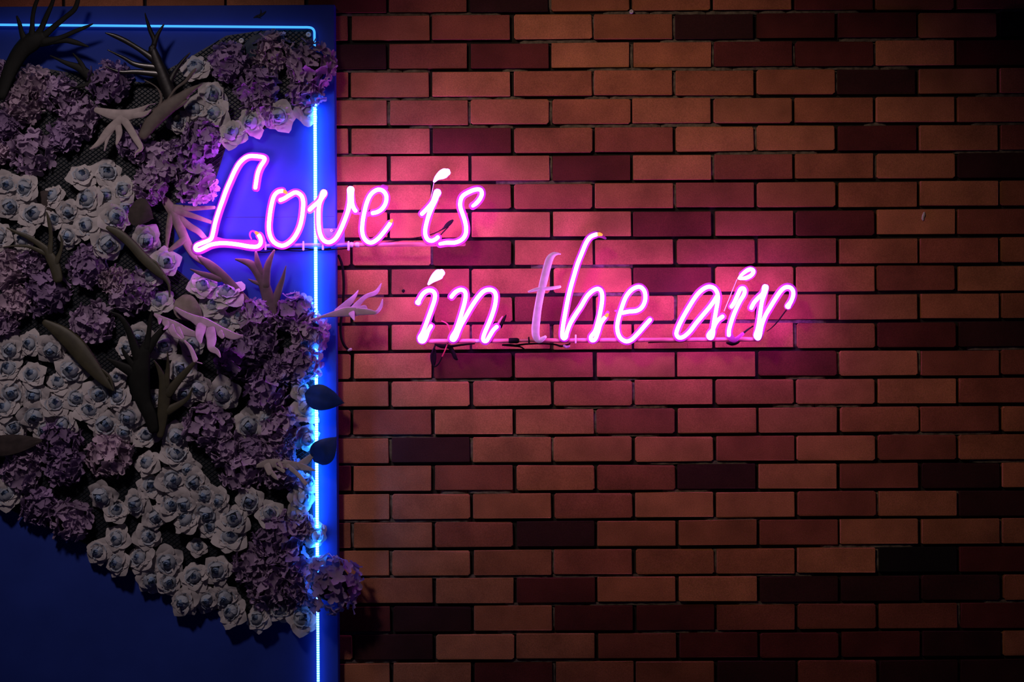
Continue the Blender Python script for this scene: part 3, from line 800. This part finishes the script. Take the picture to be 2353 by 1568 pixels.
HYD = {
 'in the top corner cluster beside the blue tube': [(527,143,46),(628,120,44),(716,152,58),(590,205,50),(705,212,42),(600,248,36)],
 'under the dark ferns at the upper frame edge': [(75,190,38),(55,242,43),(140,220,43),(185,270,47),(255,190,50),(75,350,52),(-2,165,26),(-5,352,30),(150,312,38),(10,292,40)],
 'in the purple cluster beside the lit capital': [(467,318,46),(452,425,50),(372,375,50),(345,428,43),(420,362,44),(312,332,40)],
 'in the mauve drift left of the pale fern': [(20,620,45),(75,602,34),(204,615,48),(110,675,52),(305,672,50),(215,745,52),(10,742,34),(40,692,38),(268,648,34)],
 'in the heap below the brown forked fern': [(590,735,46),(678,720,48),(714,764,46),(545,825,50),(600,790,46),(698,832,48),(615,895,50),(645,850,32)],
 'in the dusky cluster above the small pale fern': [(480,975,55),(650,985,50),(560,1075,56),(578,1035,42),(640,1030,42),(650,1087,42),(520,1032,42)],
 'in the dim drift below the big white mass': [(140,1015,50),(50,1085,46),(255,1045,54),(150,1070,46),(90,1165,42),(165,1195,48),(62,1040,34)],
 'in the bottom cluster beside the lower blue tube': [(640,1230,55),(660,1290,48),(580,1300,46),(618,1350,50),(672,1355,44),(692,1213,32)],
 'hanging over the board edge alone': [(763,1342,70)],
}
hyd_n = 0
def make_hydrangea(px, py, r, label, group):
    global hyd_n
    q = random.Random(hyd_n * 31 + 3); hyd_n += 1
    over = px > 750
    d = BD + (0.040 if over else 0.012 + q.uniform(0, 0.010))
    root = link('hydrangea', None, label=label, cat='hydrangea', group=group, loc=tuple(P(px, py, d)))
    root.rotation_mode = 'QUATERNION'; root.rotation_quaternion = FACE
    rad = r * S(d); c = q.choice((0, 0, 0, 1, 1, 2))
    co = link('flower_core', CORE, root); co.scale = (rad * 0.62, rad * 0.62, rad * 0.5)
    n = 22 + int(r * 0.27)
    fs = 18.0 * S(d) * (0.9 + r / 350)
    for k in range(n):
        # even spread over the cap that looks out of the wall
        h = 1 - 1.22 * (k + 0.5) / n
        a = k * 2.39996 + q.uniform(-0.25, 0.25)
        s_ = math.sqrt(max(0, 1 - h * h))
        nrm = Vector((s_ * math.cos(a), s_ * math.sin(a), h * 0.9))
        rr_ = (rad - fs * 0.30) * q.uniform(0.76, 1.06)
        o = link('floret', q.choice(FLO[c]), root)
        o.location = (nrm.x * rr_, nrm.y * rr_, nrm.z * rr_ * 0.78)
        nn = (nrm + Vector((q.uniform(-.55, .55), q.uniform(-.55, .55), q.uniform(-.3, .3)))).normalized()
        o.rotation_mode = 'QUATERNION'
        o.rotation_quaternion = nn.to_track_quat('Z', 'Y') @ Euler((0, 0, q.uniform(0, 6.28))).to_quaternion()
        f_ = fs * q.uniform(0.85, 1.2); o.scale = (f_, f_, f_)
for phrase, L_ in HYD.items():
    L2 = sorted(L_)
    for k, (x, y, r) in enumerate(L2):
        if len(L2) == 1: lab = 'dark purple hydrangea ' + phrase
        else: lab = ('leftmost' if k == 0 else 'rightmost' if k == len(L2) - 1 else ORD[k] + ' from left') + ' mauve hydrangea ' + phrase
        make_hydrangea(x, y, r, lab, 'artificial hydrangeas')

# ------------------------------------------------------------------ ferns and leaves
def fern(name, label, cat, m, strokes, d, base, rise=0.02, flat=(0.22, 0.0012), tilt=0.0):
    """forked antler-like frond; strokes widen where they meet; rise lifts the tips off the wall"""
    o = MB(P(base[0], base[1], d))
    far = max(math.hypot(p[0] - base[0], p[1] - base[1]) for s_ in strokes for p in s_) or 1
    for k, st in enumerate(strokes):
        pts = []
        for p in st:
            t = math.hypot(p[0] - base[0], p[1] - base[1]) / far
            pts.append((p[0], p[1], p[2], d + rise * t * t + 0.0006 * (k % 3) + tilt * (p[1] - base[1]) * S()))
        o.sweep(W(pts, d), 10, flat, 5)
    return o.build(name, m, label=label, cat=cat)

fern('staghorn_fern', 'big dark forked fern crossing the upper blue tube at frame corner', 'fern', M['fern_dark'], [
    [(3,218,13),(22,165,17),(48,118,20),(75,95,22),(95,85,14)],
    [(62,105,12),(50,75,6),(45,55,5),(39,38,2.5)], [(72,95,10),(74,62,6),(75,40,5),(80,15,5),(90,-12,4)],
    [(80,90,10),(95,65,7),(108,35,6),(118,12,5),(126,-12,4)], [(90,92,10),(120,65,7),(150,40,6),(172,20,6),(181,-8,5)],
    [(100,95,10),(135,88,6),(170,73,5),(195,63,4),(213,55,1.6)], [(95,96,12),(145,92,7),(175,98,6),(203,107,1.6)]], BD + 0.045, (5, 210), 0.02)
fern('staghorn_fern', 'small dark forked fern against the bare blue board top', 'fern', M['fern_dark'], [
    [(222,190,11),(200,170,11),(182,156,9),(150,144,5),(116,128,1.6)], [(194,164,8),(184,142,5),(168,123,1.6)], [(215,185,9),(195,196,5),(160,203,2)]], BD + 0.03, (222, 190), 0.01)
fern('staghorn_fern', 'dark glossy forked fern with pink glints under the upper tube', 'fern', M['fern_gloss'], [
    [(405,270,9),(395,230,15),(378,185,16),(360,140,13),(350,112,9)], [(348,118,8),(355,95,6),(345,70,5),(337,45,3),(333,30,1.2)], [(354,102,6),(362,80,5),(376,57,2)],
    [(352,135,9),(320,113,6),(290,95,6),(262,82,5),(243,76,1.6)], [(356,155,9),(312,148,6),(285,133,4),(248,115,1.6)], [(366,170,9),(312,165,6),(275,165,4),(243,153,1.6)],
    [(385,200,9),(400,168,6),(420,140,4),(436,122,1.6)]], BD + 0.045, (400, 260), 0.02, (0.35, 0.002))
fern('staghorn_fern', 'pale forked fern frond with curled lobes among upper mauve hydrangeas', 'fern', M['fern_pale'], [
    [(222,253,7),(262,264,13),(298,264,13),(322,254,8),(340,242,2),(356,238,1)], [(308,265,9),(332,262,6),(347,252,1.5)],
    [(280,272,10),(250,300,10),(228,328,7),(207,343,1.6)], [(270,282,9),(250,310,6),(240,346,1.6)], [(268,280,9),(274,306,8),(268,331,3)],
    [(284,274,10),(298,295,9),(314,322,8),(324,341,6),(312,352,2),(310,362,1)]], BD + 0.052, (230, 256), 0.02)
fern('staghorn_fern', 'grey strap fern frond rising towards the corner roses', 'fern', M['fern_brown'], [
    [(330,310,12),(354,275,18),(385,247,18),(414,226,13),(436,209,8),(462,194,2)], [(400,246,9),(422,236,5),(430,230,1.6)],
    [(361,256,4),(371,226,3.4),(360,201,2),(332,184,1.2)], [(384,232,3),(403,205,3),(426,187,4),(444,165,4),(450,158,2)]], BD + 0.058, (340, 300), 0.015)
fern('staghorn_fern', 'pale forked fern spreading behind the lit capital', 'fern', M['fern_tan'], [
    [(380,462,10),(398,488,13),(412,520,12),(428,556,11),(446,584,10),(470,604,7),(484,613,1.6)],
    [(398,478,9),(440,479,6),(492,477,4)], [(402,484,9),(448,498,6),(488,512,4)], [(406,496,9),(434,519,8),(458,534,7),(480,560,5)],
    [(396,486,9),(388,522,7),(384,560,4),(382,580,2)], [(424,550,9),(400,568,6),(380,582,3)]], BD + 0.018, (385, 465), 0.006)
fern('staghorn_fern', 'brown forked fern leaning below the end of the lit capital', 'fern', M['fern_brown'], [
    [(585,712,8),(555,680,9),(528,650,10),(500,625,12),(476,605,10),(456,590,3)], [(505,640,9),(465,630,6),(438,619,1.6)]], BD + 0.022, (585, 712), 0.01)
fern('staghorn_fern', 'brown antler shaped fern standing on bare blue board', 'fern', M['fern_brown'], [
    [(625,726,14),(616,685,14),(606,652,13),(592,626,11),(574,606,9),(542,596,2.5)], [(598,652,6),(584,648,4),(571,642,1.2)],
    [(610,655,11),(613,622,9),(619,600,7),(630,576,2.5)], [(630,700,10),(641,665,8),(650,640,5),(657,612,1.4)], [(600,630,8),(592,604,7),(588,580,3)]], BD + 0.02, (625, 726), 0.012)
fern('staghorn_fern', 'bright magenta lit frond lying below the capital', 'fern', M['fern_neon_tint'], [
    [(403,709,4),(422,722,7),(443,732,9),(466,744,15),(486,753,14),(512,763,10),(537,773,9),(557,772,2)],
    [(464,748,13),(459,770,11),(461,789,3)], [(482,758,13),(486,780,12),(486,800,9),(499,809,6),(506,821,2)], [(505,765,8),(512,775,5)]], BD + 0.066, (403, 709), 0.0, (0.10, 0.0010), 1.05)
fern('staghorn_fern', 'jagged magenta lit frond crossing the big dark fern', 'fern', M['fern_neon_tint'], [
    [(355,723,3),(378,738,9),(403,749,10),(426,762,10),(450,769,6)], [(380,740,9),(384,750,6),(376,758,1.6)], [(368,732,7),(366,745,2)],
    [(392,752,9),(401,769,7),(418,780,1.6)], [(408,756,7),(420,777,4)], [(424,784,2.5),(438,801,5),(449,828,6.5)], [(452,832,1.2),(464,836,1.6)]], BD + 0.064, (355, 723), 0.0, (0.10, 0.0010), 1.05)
fern('staghorn_fern', 'pink lit translucent frond sticking out past the board over brick', 'fern', M['fern_neon_tint'], [
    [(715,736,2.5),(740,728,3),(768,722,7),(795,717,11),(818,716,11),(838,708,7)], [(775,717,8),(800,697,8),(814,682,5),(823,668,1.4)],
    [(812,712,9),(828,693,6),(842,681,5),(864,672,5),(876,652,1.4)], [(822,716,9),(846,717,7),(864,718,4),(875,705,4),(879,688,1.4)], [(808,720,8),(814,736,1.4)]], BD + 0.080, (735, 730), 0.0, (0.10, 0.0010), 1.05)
fern('staghorn_fern', 'small pale frond below the dusky hydrangeas near the tube', 'fern', M['fern_pale'], [
    [(588,1073,3),(615,1066,10),(655,1067,10),(695,1074,8),(724,1082,1.6)], [(614,1070,9),(620,1086,8)], [(622,1084,6),(632,1096,5),(639,1103,1.6)],
    [(640,1070,9),(652,1084,4)], [(662,1072,6),(685,1092,5),(702,1112,5)], [(690,1070,9),(708,1056,8),(717,1046,5)]], BD + 0.050, (588, 1073), 0.0, (0.10, 0.0010), 0.50)
fern('staghorn_fern', 'huge dark branching fern in the middle of the flowers', 'fern', M['fern_dark'], [
    [(352,985,13),(345,955,16),(331,925,18),(321,885,24),(321,853,24),(328,822,18),(336,796,12)], [(320,830,13),(303,780,9),(290,747,7),(274,727,5),(256,718,2)],
    [(336,800,9),(342,766,6),(345,737,5),(349,715,2)], [(338,806,11),(361,772,8),(380,753,6),(396,739,3.5),(412,734,1.2)], [(318,862,16),(274,839,9),(249,826,3)], [(312,850,8),(288,815,5),(280,800,2)]], BD + 0.058, (352, 985), 0.012)
fern('staghorn_fern', 'dark olive fern with upright tines beside the huge fern', 'fern', M['fern_olive'], [
    [(368,1000,8),(371,978,11),(376,935,14),(378,904,14),(374,874,9),(365,847,5),(354,829,1.4)], [(382,890,9),(383,872,7),(386,843,4.5),(385,810,1.4)],
    [(386,905,11),(410,874,9),(429,853,7),(446,834,4)], [(384,945,11),(416,927,7),(433,913,4),(442,892,1.4)]], BD + 0.054, (368, 1000), 0.014)
fern('staghorn_fern', 'broad olive strap fern slanting above the big white mass', 'fern', M['fern_olive'], [
    [(104,742,8),(141,766,18),(172,794,22),(196,823,21),(220,853,16),(241,878,10),(260,898,1.6)], [(235,850,3),(252,868,4),(262,898,1.6)]], BD + 0.045, (104, 742), 0.008)
fern('staghorn_fern', 'slender purple tinged fern with thin tines at frame edge', 'fern', M['fern_olive'], [
    [(133,640,12),(126,612,13),(115,590,12),(104,572,8),(70,548,6),(38,534,4),(16,524,1.4)], [(113,590,8),(117,545,5),(113,510,4.5),(107,488,1.6)], [(128,605,7),(140,575,4),(142,553,3),(137,540,1.2)], [(108,585,6),(70,568,4),(40,565,3),(10,568,1.4)]], BD + 0.052, (133, 640), 0.01)
fern('staghorn_fern', 'olive strap leaf ending in a pink lit curl', 'fern', M['fern_olive'], [
    [(248,524,5),(272,536,10),(300,560,11),(325,588,12),(352,614,12),(376,636,8),(390,650,2.5)], [(345,598,5),(360,606,3.5),(369,620,2.2)], [(376,636,5),(388,655,3.5),(390,682,2)]], BD + 0.052, (248, 524), 0.008)

def leaf(name, label, m, base, tipp, half, d, bend=0.012, vein=True):
    b0, t0 = P(*base, d), P(*tipp, d); ax = (t0 - b0); ln = ax.length; ax.normalize()
    side = ax.cross(Vector((0, 1, 0))).normalized(); out = Vector((0, -1, 0))
    V, F = [], []; nu, nv = 8, 10; hw = half * S(d)
    o = MB(b0)
    for face in (0, 1):
        base_i = len(V)
        for a in range(nv + 1):
            v = a / nv
            w_ = hw * (math.sin(math.pi * min(1, v * 0.98 + 0.02) ** 0.75)) ** 0.8 if 0 < v < 1 else hw * 0.03
            for b_ in range(nu + 1):
                u = -1 + 2 * b_ / nu
                z_ = bend * math.sin(math.pi * v) - 0.22 * w_ * u * u + (0.0012 * math.cos(u * 14 + v * 20) if vein else 0) + 0.16 * w_ * abs(u)
                V.append(b0 + ax * (ln * (v + 0.05 * (1 - abs(u)) * v)) + side * (u * w_) + out * (z_ - face * 0.0008))
        for a in range(nv):
            for b_ in range(nu):
                i = base_i + a * (nu + 1) + b_
                q = (i, i + 1, i + nu + 2, i + nu + 1)
                F.append(q if face == 0 else q[::-1])
    o.add(V, F)
    return o.build(name, m, label=label, cat='leaf')
leaf('leaf', 'dark pointed leaf over the blue tube poking past the board', M['leaf_dark'], (700, 905), (789, 926), 30, BD + 0.035)
leaf('leaf', 'dark rounded leaf over the blue tube above the small frond', M['leaf_dark'], (722, 1062), (772, 1006), 30, BD + 0.035)
leaf('leaf', 'dark brown round leaf beside the white rose clump', M['leaf_brown'], (298, 478), (352, 502), 33, BD + 0.045, 0.008)
leaf('leaf', 'grey brown felted round leaf above the magenta frond', M['leaf_felt'], (403, 690), (466, 732), 30, BD + 0.045, 0.010)
leaf('leaf', 'wide black leaf at frame edge under the white mass', M['leaf_brown'], (-40, 1030), (100, 1012), 24, BD + 0.05, 0.008)
leaf('leaf', 'blue lit leaf tip behind the corner hydrangeas', M['leaf_dark'], (560, 130), (621, 70), 20, BD + 0.012, 0.004)
leaf('leaf', 'dark leaf behind roses in the clump centre', M['leaf_brown'], (80, 450), (165, 480), 22, BD + 0.015, 0.004)
